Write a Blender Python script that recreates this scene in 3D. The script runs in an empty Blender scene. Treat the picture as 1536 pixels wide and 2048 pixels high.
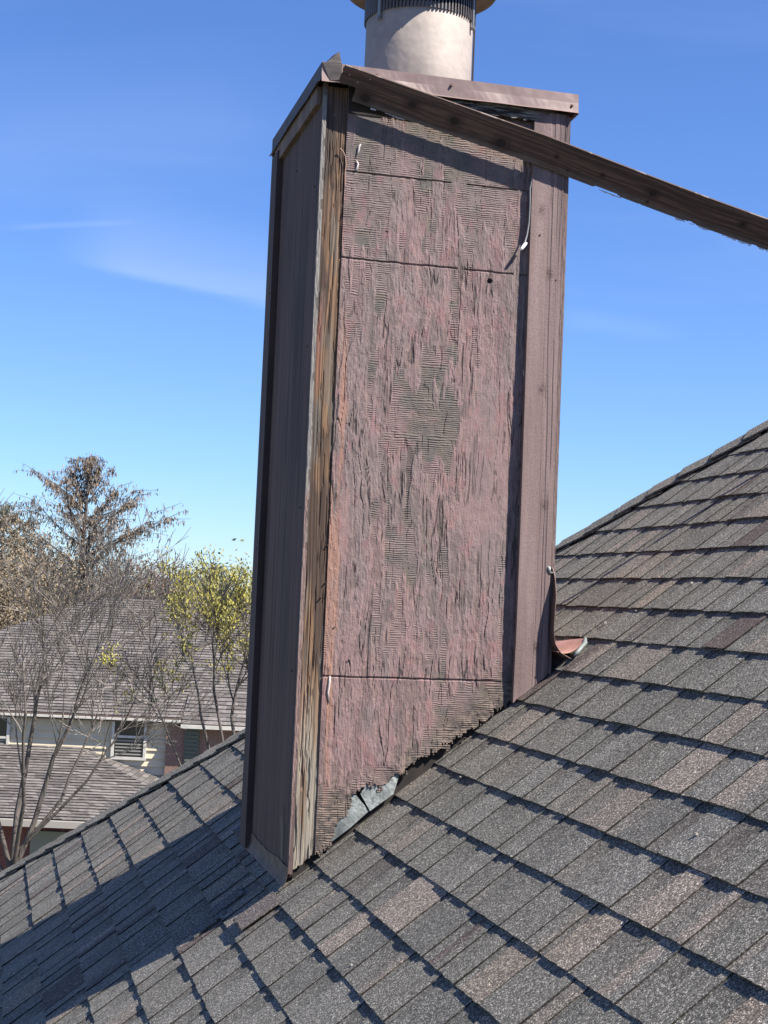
import bpy, math, random
import numpy as np
from mathutils import Vector, Matrix

# ------------------------------------------------------------------ camera, sky, sun, exposure
S = bpy.context.scene
COL = S.collection
CAM = np.array([-0.839, -4.125, 0.756])
FW = np.array([0.24407, 0.9681, 0.05671]); RT = np.array([0.9682, -0.24657, 0.04231]); UP = np.array([-0.05494, -0.04458, 0.99749])
FPX = 3087.57
cam = bpy.data.cameras.new("camera"); camo = bpy.data.objects.new("camera", cam); COL.objects.link(camo)
camo.matrix_world = Matrix(((RT[0], UP[0], -FW[0], CAM[0]), (RT[1], UP[1], -FW[1], CAM[1]), (RT[2], UP[2], -FW[2], CAM[2]), (0, 0, 0, 1)))
cam.sensor_fit = 'VERTICAL'; cam.sensor_height = 24; cam.lens = 24 * FPX / 2048; cam.clip_start = .05; cam.clip_end = 3000
S.camera = camo
SUN = Vector((.655, -.557, 1)).normalized()          # towards the sun
el = math.asin(SUN.z); az = math.atan2(SUN.x, SUN.y)
w = bpy.data.worlds.new("World"); S.world = w; w.use_nodes = True
nt = w.node_tree; nt.nodes.clear()
sky = nt.nodes.new('ShaderNodeTexSky'); sky.sky_type = 'NISHITA'; sky.sun_disc = False
sky.sun_elevation = el; sky.sun_rotation = az; sky.altitude = 0; sky.air_density = 1.0; sky.dust_density = 0; sky.ozone_density = 2.0
bg = nt.nodes.new('ShaderNodeBackground'); bg.inputs['Strength'].default_value = .05
wo = nt.nodes.new('ShaderNodeOutputWorld')
tc = nt.nodes.new('ShaderNodeTexCoord'); mp = nt.nodes.new('ShaderNodeMapping'); mp.inputs['Rotation'].default_value = (0, math.radians(14), math.radians(-14)); mp.inputs['Scale'].default_value = (1.2, 1.2, 8.5)
n1 = nt.nodes.new('ShaderNodeTexNoise'); n1.inputs['Scale'].default_value = 1.9; n1.inputs['Detail'].default_value = 7; n1.inputs['Roughness'].default_value = .52; n1.inputs['Distortion'].default_value = .5
n2 = nt.nodes.new('ShaderNodeTexNoise'); n2.inputs['Scale'].default_value = 2.3; n2.inputs['Detail'].default_value = 2
r1 = nt.nodes.new('ShaderNodeMapRange'); r1.inputs['From Min'].default_value = .47; r1.inputs['From Max'].default_value = .8
r2 = nt.nodes.new('ShaderNodeMapRange'); r2.inputs['From Min'].default_value = .38; r2.inputs['From Max'].default_value = .68
mm = nt.nodes.new('ShaderNodeMath'); mm.operation = 'MULTIPLY'; m2 = nt.nodes.new('ShaderNodeMath'); m2.operation = 'MULTIPLY'; m2.inputs[1].default_value = .2
mx = nt.nodes.new('ShaderNodeMix'); mx.data_type = 'RGBA'; mx.inputs[7].default_value = (6.2, 7.4, 9.2, 1)
tint = nt.nodes.new('ShaderNodeMix'); tint.data_type = 'RGBA'; tint.blend_type = 'MULTIPLY'; tint.inputs[0].default_value = 1; tint.inputs[7].default_value = (.72, .98, 1.52, 1)
L = nt.links.new
def _dir(x, y):
    v = FW + RT * (x - 768) / FPX - UP * (y - 1024) / FPX; return v / np.linalg.norm(v)
def _dot(v):
    n = nt.nodes.new('ShaderNodeVectorMath'); n.operation = 'DOT_PRODUCT'; L(tc.outputs['Generated'], n.inputs[0]); n.inputs[1].default_value = tuple(v); return n.outputs['Value']
def _mr(o, a, b, c, d):
    n = nt.nodes.new('ShaderNodeMapRange'); n.interpolation_type = 'SMOOTHSTEP'; n.inputs['From Min'].default_value = a; n.inputs['From Max'].default_value = b; n.inputs['To Min'].default_value = c; n.inputs['To Max'].default_value = d; L(o, n.inputs[0]); return n.outputs[0]
def _mul(a, b, op='MULTIPLY'):
    n = nt.nodes.new('ShaderNodeMath'); n.operation = op; L(a, n.inputs[0])
    if isinstance(b, (int, float)): n.inputs[1].default_value = b
    else: L(b, n.inputs[1])
    return n.outputs[0]
def band(pa, pb, up_px, dn_px, amt, soft):
    a, b = _dir(*pa), _dir(*pb); nrm = np.cross(a, b); nrm /= np.linalg.norm(nrm); nrm = nrm if nrm[2] > 0 else -nrm; ax = (b - a) / np.linalg.norm(b - a)
    d = _mul(_dot(nrm), _mul(_mul(n1.outputs[0], -.5, 'ADD'), soft), 'ADD')
    v = _mul(_mr(d, 0, up_px / FPX, 1, 0), _mr(d, -dn_px / FPX, 0, 0, 1)); s_ = _dot(ax); lo, hi = float(a @ ax), float(b @ ax); w_ = (hi - lo)
    v = _mul(v, _mul(_mr(s_, lo - .15 * w_, lo + .3 * w_, 0, 1), _mr(s_, hi - .1 * w_, hi + .5 * w_, 1, 0)))
    return _mul(v, _mul(_mr(n1.outputs[0], .25, .7, .35, 1), amt))
L(tc.outputs['Generated'], mp.inputs[0]); L(mp.outputs[0], n1.inputs['Vector']); L(tc.outputs['Generated'], n2.inputs['Vector'])
L(n1.outputs[0], r1.inputs[0]); L(n2.outputs[0], r2.inputs[0]); L(r1.outputs[0], mm.inputs[0]); L(r2.outputs[0], mm.inputs[1]); L(mm.outputs[0], m2.inputs[0])
L(sky.outputs[0], tint.inputs[6]); cl_ = _mul(_mul(_mul(band((150, 505), (560, 610), 170, 30, .30, .05), band((20, 456), (215, 450), 10, 8, .17, .012), 'ADD'), band((-100, 330), (420, 300), 190, 150, .13, .12), 'ADD'), band((1130, 640), (1300, 672), 40, 30, .12, .03), 'ADD')
L(_mul(m2.outputs[0], cl_, 'ADD'), mx.inputs[0]); L(tint.outputs[2], mx.inputs[6]); L(mx.outputs[2], bg.inputs[0]); L(bg.outputs[0], wo.inputs[0])
sl = bpy.data.lights.new("sun", 'SUN'); so = bpy.data.objects.new("sun", sl); COL.objects.link(so)
sl.energy = 5.0; sl.angle = math.radians(.53); sl.color = (1, .925, .82)
so.rotation_euler = SUN.to_track_quat('Z', 'Y').to_euler(); so.location = (6, -6, 12)
S.view_settings.view_transform = 'Standard'; S.view_settings.look = 'None'; S.view_settings.exposure = 1.28; S.view_settings.gamma = 1
S.render.resolution_x = 768; S.render.resolution_y = 1024
try: S.cycles.max_bounces = 6
except Exception: pass

def ray(x, y): return FW + RT * (x - 768) / FPX - UP * (y - 1024) / FPX
def at(x, y, D): return CAM + ray(x, y) * D      # a point D metres in front of the camera

# ------------------------------------------------------------------ noise + mesh helpers
def _h(i, j, s):
    v = (i * 374761393 + j * 668265263 + s * 2147483647) & 0xFFFFFFFF
    v = ((v ^ (v >> 13)) * 1274126177) & 0xFFFFFFFF
    v = (v ^ (v >> 16)) & 0xFFFFFFFF
    return v / 4294967295.0
def vn(x, y, s=0):
    x = np.asarray(x, float); y = np.asarray(y, float)
    xi = np.floor(x).astype(np.int64); yi = np.floor(y).astype(np.int64)
    fx = x - xi; fy = y - yi; fx = fx * fx * (3 - 2 * fx); fy = fy * fy * (3 - 2 * fy)
    a = _h(xi, yi, s); b = _h(xi + 1, yi, s); c = _h(xi, yi + 1, s); d = _h(xi + 1, yi + 1, s)
    return (a * (1 - fx) + b * fx) * (1 - fy) + (c * (1 - fx) + d * fx) * fy
def fbm(x, y, s=0, o=4, g=.5):
    t = 0; a = 1; n = 0
    for k in range(o):
        t = t + a * vn(x * 2 ** k + 17.3 * k, y * 2 ** k + 9.1 * k, s + k); n += a; a *= g
    return t / n
def ss(a, b, x):
    t = np.clip((x - a) / (b - a), 0, 1); return t * t * (3 - 2 * t)
def lerp(a, b, t): return a + (b - a) * t

def props(o, label=None, cat=None, group=None, kind=None):
    if label: o['label'] = label
    if cat: o['category'] = cat
    if group: o['group'] = group
    if kind: o['kind'] = kind
    return o
def empty(name, loc, label, cat, group=None):
    o = bpy.data.objects.new(name, None); COL.objects.link(o); o.location = loc; o.empty_display_size = .1
    return props(o, label, cat, group)
def wloc(o):
    v = Vector((0, 0, 0))
    while o is not None: v = v + o.location; o = o.parent
    return v
def mk(name, V, F, mat, parent=None, cols=None, smooth=False, label=None):
    me = bpy.data.meshes.new(name)
    V = np.asarray(V, float).reshape(-1, 3)
    if parent is not None: V = V - np.array(wloc(parent))
    if isinstance(F, np.ndarray) and F.ndim == 2:
        nf, k = F.shape
        me.vertices.add(len(V)); me.vertices.foreach_set('co', V.ravel())
        me.loops.add(nf * k); me.loops.foreach_set('vertex_index', F.astype(np.int32).ravel())
        me.polygons.add(nf); me.polygons.foreach_set('loop_start', np.arange(0, nf * k, k, dtype=np.int32))
        try: me.polygons.foreach_set('loop_total', np.full(nf, k, dtype=np.int32))
        except Exception: pass
        me.update(calc_edges=True)
    else:
        me.from_pydata(V.tolist(), [], [tuple(f) for f in F]); me.update()
    if cols is not None:
        a = me.attributes.new('Col', 'FLOAT_COLOR', 'POINT')
        c = np.ones((len(V), 4)); cc = np.asarray(cols); c[:, :cc.shape[1]] = cc
        a.data.foreach_set('color', c.ravel())
    me.polygons.foreach_set('use_smooth', [bool(smooth)] * len(me.polygons))
    me.materials.append(mat)
    o = bpy.data.objects.new(name, me); COL.objects.link(o)
    if parent is not None: o.parent = parent
    if label: o['label'] = label
    return o
class MB:
    def __init__(s): s.V = []; s.F = []; s.C = []
    def quad(s, *p, c=None):
        i = len(s.V); s.V += [tuple(q) for q in p]; s.F.append(tuple(range(i, i + len(p)))); s.C += [c or (1, 1, 1)] * len(p)
    def box(s, a, b, ax=None, c=None):
        x0, y0, z0 = a; x1, y1, z1 = b
        P = [(x0, y0, z0), (x1, y0, z0), (x1, y1, z0), (x0, y1, z0), (x0, y0, z1), (x1, y0, z1), (x1, y1, z1), (x0, y1, z1)]
        s.hexa(P, ax, c)
    def hexa(s, P, ax=None, c=None):
        if ax is not None: P = [ax(*p) for p in P]
        i = len(s.V); s.V += [tuple(p) for p in P]; s.C += [c or (1, 1, 1)] * 8
        for f in ((0, 3, 2, 1), (4, 5, 6, 7), (0, 1, 5, 4), (1, 2, 6, 5), (2, 3, 7, 6), (3, 0, 4, 7)): s.F.append(tuple(i + k for k in f))
    def tube(s, pts, rad, n=8, cap=True, c=None):
        pts = [Vector(p) for p in pts]; rings = []
        for k, p in enumerate(pts):
            d = (pts[min(k + 1, len(pts) - 1)] - pts[max(k - 1, 0)]).normalized()
            u = d.orthogonal().normalized() if k == 0 else (u - d * u.dot(d)).normalized()
            v = d.cross(u); r = rad[k] if isinstance(rad, (list, tuple)) else rad
            i = len(s.V); rings.append(i)
            for j in range(n):
                a = 2 * math.pi * j / n; s.V.append(tuple(p + (u * math.cos(a) + v * math.sin(a)) * r)); s.C.append(c or (1, 1, 1))
        for a, b in zip(rings, rings[1:]):
            for j in range(n): s.F.append((a + j, a + (j + 1) % n, b + (j + 1) % n, b + j))
        if cap: s.F.append(tuple(rings[0] + j for j in reversed(range(n)))); s.F.append(tuple(rings[-1] + j for j in range(n)))
    def build(s, name, mat, parent=None, smooth=False, cols=False, label=None):
        return mk(name, s.V, s.F, mat, parent, s.C if cols else None, smooth, label)
def lathe(prof, c, n=64):
    m = MB(); k = len(prof)
    for j in range(n):
        a = 2 * math.pi * j / n
        for r, z in prof: m.V.append((c[0] + r * math.cos(a), c[1] + r * math.sin(a), c[2] + z)); m.C.append((1, 1, 1))
    for j in range(n):
        for i in range(k - 1): m.F.append((j * k + i, ((j + 1) % n) * k + i, ((j + 1) % n) * k + i + 1, j * k + i + 1))
    return m
def grid(name, P, mat, parent=None, cols=None, mask=None, skirt=None, label=None, back=False):
    """P (nu,nv,3) sheet; skirt = vector: thickness direction for every open edge"""
    nu, nv = P.shape[:2]
    idx = np.arange(nu * nv).reshape(nu, nv)
    if mask is None: mask = np.ones((nu - 1, nv - 1), bool)
    a = idx[:-1, :-1]; b = idx[1:, :-1]; c = idx[1:, 1:]; d = idx[:-1, 1:]
    F = np.stack([a, b, c, d], -1)[mask]
    V = P.reshape(-1, 3); C = None if cols is None else cols.reshape(-1, cols.shape[-1])
    if skirt is not None:
        off = len(V); V = np.vstack([V, V + np.array(skirt)])
        if C is not None: C = np.vstack([C, C * .8])
        pm = np.zeros((nu + 1, nv + 1), bool); pm[1:-1, 1:-1] = mask
        m = mask; parts = [F]
        up = m & ~pm[2:, 1:-1]; dn = m & ~pm[:-2, 1:-1]; rt = m & ~pm[1:-1, 2:]; lf = m & ~pm[1:-1, :-2]
        for mm_, p, q in ((dn, d, a), (up, b, c), (rt, c, d), (lf, a, b)):
            parts.append(np.stack([p, p + off, q + off, q], -1)[mm_])
        if back: parts.append(F[:, ::-1] + off)
        F = np.vstack(parts)
        used = np.zeros(len(V), bool); used[F.ravel()] = True
        re = np.cumsum(used) - 1; V = V[used]; F = re[F]
        if C is not None: C = C[used]
    else:
        used = np.zeros(len(V), bool); used[F.ravel()] = True
        re = np.cumsum(used) - 1; V = V[used]; F = re[F]
        if C is not None: C = C[used]
    return mk(name, V, F, mat, parent, C, label=label)

def mat(name, col=(.5, .5, .5), rough=.8, metal=0, attr=False, noise=None, bump=None, spec=None):
    m = bpy.data.materials.new(name); m.use_nodes = True; t = m.node_tree; b = t.nodes['Principled BSDF']
    b.inputs['Roughness'].default_value = rough; b.inputs['Metallic'].default_value = metal; b.inputs['Base Color'].default_value = (*col, 1)
    if spec is not None: b.inputs['Specular IOR Level'].default_value = spec
    tc = t.nodes.new('ShaderNodeTexCoord'); src = None
    if attr:
        a = t.nodes.new('ShaderNodeAttribute'); a.attribute_name = 'Col'; src = a.outputs['Color']
    if noise:   # list of (scale vec or float, lo, hi, detail)
        for sc, lo, hi, det in noise:
            n = t.nodes.new('ShaderNodeTexNoise'); n.inputs['Detail'].default_value = det; n.inputs['Roughness'].default_value = .6
            mpp = t.nodes.new('ShaderNodeMapping'); t.links.new(tc.outputs['Object'], mpp.inputs[0]); t.links.new(mpp.outputs[0], n.inputs['Vector'])
            if isinstance(sc, tuple): mpp.inputs['Scale'].default_value = sc; n.inputs['Scale'].default_value = 1
            else: n.inputs['Scale'].default_value = sc
            r = t.nodes.new('ShaderNodeMapRange'); r.inputs['From Min'].default_value = .3; r.inputs['From Max'].default_value = .7; r.inputs['To Min'].default_value = lo; r.inputs['To Max'].default_value = hi
            t.links.new(n.outputs[0], r.inputs[0])
            x = t.nodes.new('ShaderNodeMix'); x.data_type = 'RGBA'; x.blend_type = 'MULTIPLY'; x.inputs[0].default_value = 1
            if src is not None: t.links.new(src, x.inputs[6])
            else: x.inputs[6].default_value = (*col, 1)
            t.links.new(r.outputs[0], x.inputs[7]); src = x.outputs[2]
    if src is not None: t.links.new(src, b.inputs['Base Color'])
    if bump:    # (scale, distance, detail)
        sc, dist, det = bump
        n = t.nodes.new('ShaderNodeTexNoise'); n.inputs['Detail'].default_value = det
        mpp = t.nodes.new('ShaderNodeMapping'); t.links.new(tc.outputs['Object'], mpp.inputs[0]); t.links.new(mpp.outputs[0], n.inputs['Vector'])
        if isinstance(sc, tuple): mpp.inputs['Scale'].default_value = sc; n.inputs['Scale'].default_value = 1
        else: n.inputs['Scale'].default_value = sc
        bp = t.nodes.new('ShaderNodeBump'); bp.inputs['Strength'].default_value = 1; bp.inputs['Distance'].default_value = dist
        t.links.new(n.outputs[0], bp.inputs['Height']); t.links.new(bp.outputs[0], b.inputs['Normal'])
    return m
M = {}
M['siding'] = mat('weathered_siding', attr=True, rough=.85, noise=[(260, .86, 1.14, 3)], bump=((420, 420, 60), .0006, 3))
M['wood'] = mat('bare_wood', attr=True, rough=.85, noise=[((380, 380, 24), .82, 1.18, 3)], bump=((420, 420, 30), .0005, 3))
M['board'] = mat('weathered_board', attr=True, rough=.85, noise=[((24, 380, 380), .8, 1.2, 3)], bump=((30, 420, 420), .0005, 3))
M['paint'] = mat('painted_trim', (.215, .135, .125), .75, noise=[((60, 60, 5), .86, 1.12, 4), (9, .85, 1.12, 3)], bump=((500, 500, 220), .0004, 3))
M['metalpaint'] = mat('painted_flashing', (.175, .118, .11), .5, noise=[(7, .86, 1.12, 4)], bump=(14, .004, 2))
M['galv'] = mat('galvanised_metal', (.20, .22, .215), .6, .4, noise=[(70, .45, 1.5, 4), (14, .6, 1.3, 3)], bump=(34, .004, 3))
M['rust'] = mat('rust', (.13, .07, .05), .8); M['bracket'] = mat('bracket_metal', (.22, .22, .22), .5, .6); M['nail'] = mat('rusty_nail', (.05, .03, .02), .8)
M['dark'] = mat('dark_sheathing', (.018, .015, .014), .95, noise=[(20, .6, 1.4, 3)])
M['shingle'] = mat('asphalt_shingle', attr=True, rough=.95, spec=.2)
def granules(m, sc):
    t = m.node_tree; b = t.nodes['Principled BSDF']; a = [n for n in t.nodes if n.type == 'ATTRIBUTE'][0]; tc = [n for n in t.nodes if n.type == 'TEX_COORD'][0]
    v = t.nodes.new('ShaderNodeTexVoronoi'); v.inputs['Scale'].default_value = sc; t.links.new(tc.outputs['Object'], v.inputs['Vector'])
    sx = t.nodes.new('ShaderNodeSeparateColor'); t.links.new(v.outputs['Color'], sx.inputs[0])
    r = t.nodes.new('ShaderNodeValToRGB'); e = r.color_ramp.elements
    e[0].position = 0; e[0].color = (.28, .28, .3, 1); e[1].position = 1; e[1].color = (3.6, 3.5, 3.3, 1)
    for p, c in ((.45, .62), (.75, 1.05), (.9, 1.7)): x = e.new(p); x.color = (c, c, c, 1)
    t.links.new(sx.outputs[0], r.inputs[0])
    n = t.nodes.new('ShaderNodeTexNoise'); n.inputs['Scale'].default_value = sc * .3; n.inputs['Detail'].default_value = 3; t.links.new(tc.outputs['Object'], n.inputs['Vector'])
    rr = t.nodes.new('ShaderNodeMapRange'); rr.inputs['From Min'].default_value = .3; rr.inputs['From Max'].default_value = .7; rr.inputs['To Min'].default_value = .6; rr.inputs['To Max'].default_value = 1.4; t.links.new(n.outputs[0], rr.inputs[0])
    x1 = t.nodes.new('ShaderNodeMix'); x1.data_type = 'RGBA'; x1.blend_type = 'MULTIPLY'; x1.inputs[0].default_value = 1
    x2 = t.nodes.new('ShaderNodeMix'); x2.data_type = 'RGBA'; x2.blend_type = 'MULTIPLY'; x2.inputs[0].default_value = 1
    t.links.new(a.outputs['Color'], x1.inputs[6]); t.links.new(r.outputs[0], x1.inputs[7]); t.links.new(x1.outputs[2], x2.inputs[6]); t.links.new(rr.outputs[0], x2.inputs[7])
    t.links.new(x2.outputs[2], b.inputs['Base Color'])
    bp = t.nodes.new('ShaderNodeBump'); bp.inputs['Strength'].default_value = .7; bp.inputs['Distance'].default_value = .0012
    t.links.new(sx.outputs[1], bp.inputs['Height']); t.links.new(bp.outputs[0], b.inputs['Normal'])
granules(M['shingle'], 520)

# ================================================================== THE ROOF WE STAND ON
PIT = .68495; TP = math.tan(PIT); CP = math.cos(PIT); SP = math.sin(PIT)
def RP(s, y, h=0.0): return (s * CP - h * SP, y, s * SP + h * CP)        # slope coordinate, along the courses, height off the plane
HK = 1.048; HY = 2.575                                                       # hip line in plan: y = HY - HK x
EX = .143; S0 = 1.49308
roof = empty('shingle_roof', (0, 0, 0), 'grey asphalt shingle roof in the foreground that the chimney rises from', 'roof')
rng = np.random.default_rng(7); random.seed(7)
PAL = [((.155, .148, .130), 12), ((.132, .127, .114), 5), ((.190, .167, .143), 3.5), ((.225, .192, .164), 1.4), ((.105, .085, .078), 1.2), ((.170, .163, .146), 6), ((.205, .174, .142), .8)]
PW = np.array([p[1] for p in PAL]); PW = PW / PW.sum()
def strip(V, F, C, sB, y0, y1, hb, ht, top, colf, jag, lift=0.0, side=True, tk=None, seed=0):
    """one shingle piece: butt at sB, from y0 to y1; hb butt height; ht height at upper end"""
    n = max(4, int((y1 - y0) / .010)); ys = np.concatenate([[y0], np.linspace(y0 + .0032, y1 - .0032, n - 1), [y1]])
    j = (fbm(ys * 120, np.full_like(ys, sB * 31 + seed), 5, 3) - .5) * jag + (fbm(ys * 4, np.full_like(ys, sB * 13), 8, 2) - .5) * .006
    hh = hb + (fbm(ys * 7, np.full_like(ys, sB * 17.7), 11, 2) - .5) * .003 + lift
    sb = sB + j; cap = HY
    t = tk if tk else hb
    rows = ((sb, hh - t), (sb, hh), (sb + .05, lerp(hh, ht, .38)), (np.full_like(ys, sB + top), np.full_like(ys, ht)))

    i0 = V_count[0]
    for k, (s_, h_) in enumerate(rows):
        yy = np.minimum(ys, HY - HK * s_ * CP - .02)
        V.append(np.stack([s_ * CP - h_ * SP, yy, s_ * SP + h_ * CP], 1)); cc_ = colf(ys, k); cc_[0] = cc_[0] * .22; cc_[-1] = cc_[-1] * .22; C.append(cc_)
    V_count[0] += 4 * (n + 1); m = n + 1
    for k in range(3):
        a = i0 + k * m + np.arange(n); F.append(np.stack([a + 1, a, a + m, a + m + 1], 1))
    if side:
        for e, fl in ((0, 1), (n, 0)):
            a = i0 + e
            base = V_count[0]
            q = [RP(sB + top, ys[e] if ys[e] < HY - HK * (sB + top) * CP else HY - HK * (sB + top) * CP - .02, ht - t * .6), RP(sB + .05, min(ys[e], HY - HK * (sB + .05) * CP - .02), lerp(hh[e], ht, .38) - t * .8)]
            V.append(np.array(q)); C.append(colf(ys[e:e + 1].repeat(2), 2) * .25); V_count[0] += 2
            f1 = [a, a + m, a + 2 * m, base + 1]; f2 = [base + 1, a + 2 * m, a + 3 * m, base]
            F.append(np.array([f1, f2] if fl else [f1[::-1], f2[::-1]]))
V, F, C = [], [], []; V_count = [0]
def colmaker(base, base2, y0, y1, band, seed):
    b1 = np.array(base); b2 = np.array(base2)
    def f(ys, k):
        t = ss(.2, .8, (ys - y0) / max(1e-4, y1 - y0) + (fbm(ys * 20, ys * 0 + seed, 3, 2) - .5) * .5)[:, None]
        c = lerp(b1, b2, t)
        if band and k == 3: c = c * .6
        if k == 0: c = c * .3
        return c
    return f
for n in range(-16, 34):
    sB = S0 - EX * n; yh = HY - HK * sB * CP
    lo = -4.8
    if yh < lo + .3: continue
    y = lo + rng.random() * .2
    # the lower sheet of the laminated shingle
    c1 = PAL[0][0]; t0 = lo
    while t0 < yh:
        t1 = min(t0 + .7 + rng.random() * .3, yh)
        cA = np.array(PAL[rng.choice(len(PAL), p=PW)][0]); cB = np.array(PAL[rng.choice(len(PAL), p=PW)][0])
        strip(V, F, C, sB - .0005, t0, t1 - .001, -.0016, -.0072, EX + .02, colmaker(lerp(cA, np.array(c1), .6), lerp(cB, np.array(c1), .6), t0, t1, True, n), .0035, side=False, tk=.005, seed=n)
        t0 = t1
    # the upper tabs
    t0 = lo + rng.random() * .15
    while t0 < yh:
        wd = rng.choice([.06, .085, .11, .15, .19], p=[.16, .26, .26, .2, .12]) * (.85 + .3 * rng.random())
        gap = rng.choice([.004, .03, .055, .085, .12], p=[.14, .2, .28, .24, .14]) * (.85 + .3 * rng.random())
        t1 = min(t0 + wd, yh)
        cA = PAL[rng.choice(len(PAL), p=PW)][0]; cB = cA if rng.random() < .55 else PAL[rng.choice(len(PAL), p=PW)][0]
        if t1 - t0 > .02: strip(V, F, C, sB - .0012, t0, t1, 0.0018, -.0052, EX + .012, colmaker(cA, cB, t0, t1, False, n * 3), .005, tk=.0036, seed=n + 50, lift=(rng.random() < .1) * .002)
        t0 = t1 + gap
field = mk('shingle_field', np.vstack(V), np.vstack(F), M['shingle'], roof, np.vstack(C))
# deck under the shingles, the slope beyond the hip and the eave
mb = MB(); c0 = (.06, .06, .06)
xa, xb = -3.3, 2.9
mb.quad(RP(xa / CP, -4.9, -.02), RP(xb / CP, -4.9, -.02), RP(xb / CP, HY - HK * xb - .02, -.02), RP(xa / CP, HY - HK * xa - .02, -.02), c=c0)
mb.build('deck', M['dark'], roof)
mb = MB(); zt = lambda x: x * TP - .014
B0 = (xb, HY - HK * xb, zt(xb)); B1 = (xa, HY - HK * xa, zt(xa))
V2 = [B0, B1, (xb, HY - HK * xa, zt(xa))]; V2.append((xb, HY - HK * xa, zt(xa)))
rows = 44; vv = []; ff = []; cc = []
for k in range(rows):
    a = k / rows; b = (k + 1) / rows
    pa = np.array(lerp(np.array(B0), np.array(B1), a)); pb = np.array(lerp(np.array(B0), np.array(B1), b))
    ra = np.array((xb, pa[1], pa[2])); rb = np.array((xb, pb[1], pb[2]))
    up_ = np.array((0, 0, .006)); i = len(vv); vv += [pa, ra, rb + up_, pb + up_, rb, pb]; ff += [(i, i + 3, i + 2, i + 1), (i + 3, i + 5, i + 4, i + 2)]
    g = random.choice([.08, .1, .12]); cc += [(g, g * .97, g * .97)] * 6
mk('rear_slope', vv, ff, M['shingle'], roof, cc)
# house body under the roof
GZ = -7.65
mb = MB(); mb.box((xa + .35, -4.6, GZ), (3.2, HY - HK * xa - .4, xa * TP - .1)); mb.build('wall', mat('own_brick', (.25, .13, .1), .9, noise=[(12, .8, 1.2, 2)]), roof)
mb = MB(); mb.box((xa - .02, -4.9, xa * TP - .2), (xa + .35, HY - HK * xa, xa * TP - .015)); mb.build('fascia', M['paint'], roof)
# hip cap pieces, laid from the eave up
hd = np.array((1, -HK, TP)); hl = np.linalg.norm(hd); hd /= hl
nrm1 = np.array((-SP, 0, CP)); t1v = np.cross(hd, nrm1); t1v /= np.linalg.norm(t1v)
if t1v[1] > 0: t1v = -t1v                                                    # across, on our side
nr2 = np.array((0, math.sin(PIT * .98), math.cos(PIT * .98))); t2v = np.cross(hd, nr2); t2v /= np.linalg.norm(t2v)
if t2v[1] < 0: t2v = -t2v
s_ = -3.6; k = 0
while s_ < 4.4:
    Ln = .20; p0 = np.array((0, HY, 0)) + hd * s_
    if p0[0] > xb: break
    g = PAL[rng.choice(len(PAL), p=PW)][0]; g = tuple(np.array(g) * .25 + np.array(PAL[0][0]) * .7)
    wob = rng.random() * .008; P = []; nW = 7; nL = 6
    W1 = .118; lf = rng.random() * .006 + .003
    for a in range(nL):
        for b in range(nW):
            t = (b / (nW - 1)) * 2 - 1
            f = a / (nL - 1); u = Ln * f
            hgt = lerp(.0115, .004, f)
            if t < 0: q = p0 + hd * u + t1v * (-t) * W1 + nrm1 * (hgt + (lf if t == -1 else 0) * (1 - f))
            else: q = p0 + hd * u + t2v * t * W1 + nr2 * hgt
            if abs(t) < .01: q = p0 + hd * u + np.array((0, 0, 1)) * (hgt * .9)
            P.append(q + np.array((0, 0, wob * math.sin(f * 3 + k))) * .4)
    P = np.array(P).reshape(nL, nW, 3)
    cg = np.tile(np.array(g), (nL, nW, 1)) * (0.9 + .2 * rng.random())
    grid('hip_cap', P, M['shingle'], roof, cg, skirt=(0, 0, -.007))
    s_ += .134; k += 1

# ================================================================== THE CHIMNEY
W_, D_, ZT = .700, .70, 2.19
ch = empty('chimney', (.35, .35, .2), 'tall boxed wood chimney in flaking mauve paint standing on the shingle roof', 'chimney')
mb = MB(); mb.box((-.008, .016, -.3), (W_ - .014, D_ - .012, 2.16)); mb.build('sheathing', M['dark'], ch)
# --- front siding: weathered plywood relief
PK = np.array((.158, .120, .117)); PK2 = np.array((.190, .127, .124)); GR = np.array((.098, .088, .082)); DK = np.array((.045, .034, .032)); OR = np.array((.25, .14, .105))
du, dv = .0019, .0017
X = np.arange(.049, .6005, du); Z = np.arange(-.02, 2.19, dv); XX, ZZ = np.meshgrid(X, Z, indexing='ij')
def blob(x, z, rx, rz): return np.exp(-(((XX - x) / rx) ** 2 + ((ZZ - z) / rz) ** 2))
big = fbm(XX * 7, ZZ * 2.6, 21, 4); med = fbm(XX * 26, ZZ * 8, 22, 4)
Hm = .95 * ss(1.62, 1.98, ZZ) + .8 * blob(.33, 1.45, .12, .24) + .8 * blob(.33, 1.23, .13, .12) + .7 * blob(.14, 1.62, .08, .18) + .35 * blob(.3, .85, .18, .12) + .45 * blob(.25, .66, .2, .06)
Hm += 1.4 * ss(.20, .02, ZZ - TP * XX + (med - .5) * .12) * ss(.06, .02, XX * 0) + .5 * blob(.55, .95, .05, .1)
Hm += 1.1 * ss(.16, .06, XX) * ss(.42, .12, ZZ)
Hm -= .9 * blob(.50, 1.1, .09, .38) + .5 * blob(.1, 1.0, .05, .5)
Hm = Hm + (big - .5) * 1.7 + (med - .5) * 2.0 - .10
warp = (fbm(XX * 7, ZZ * 5, 31, 3) - .5) * .028 
Xw = XX + warp
colb = fbm(XX * 75, ZZ * 6, 41, 3)
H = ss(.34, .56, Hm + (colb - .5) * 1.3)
g1 = 1 - np.abs(2 * fbm(Xw * 150, ZZ * 5, 51, 3) - 1) ; g2 = fbm(Xw * 230, ZZ * 60, 52, 3)
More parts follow.
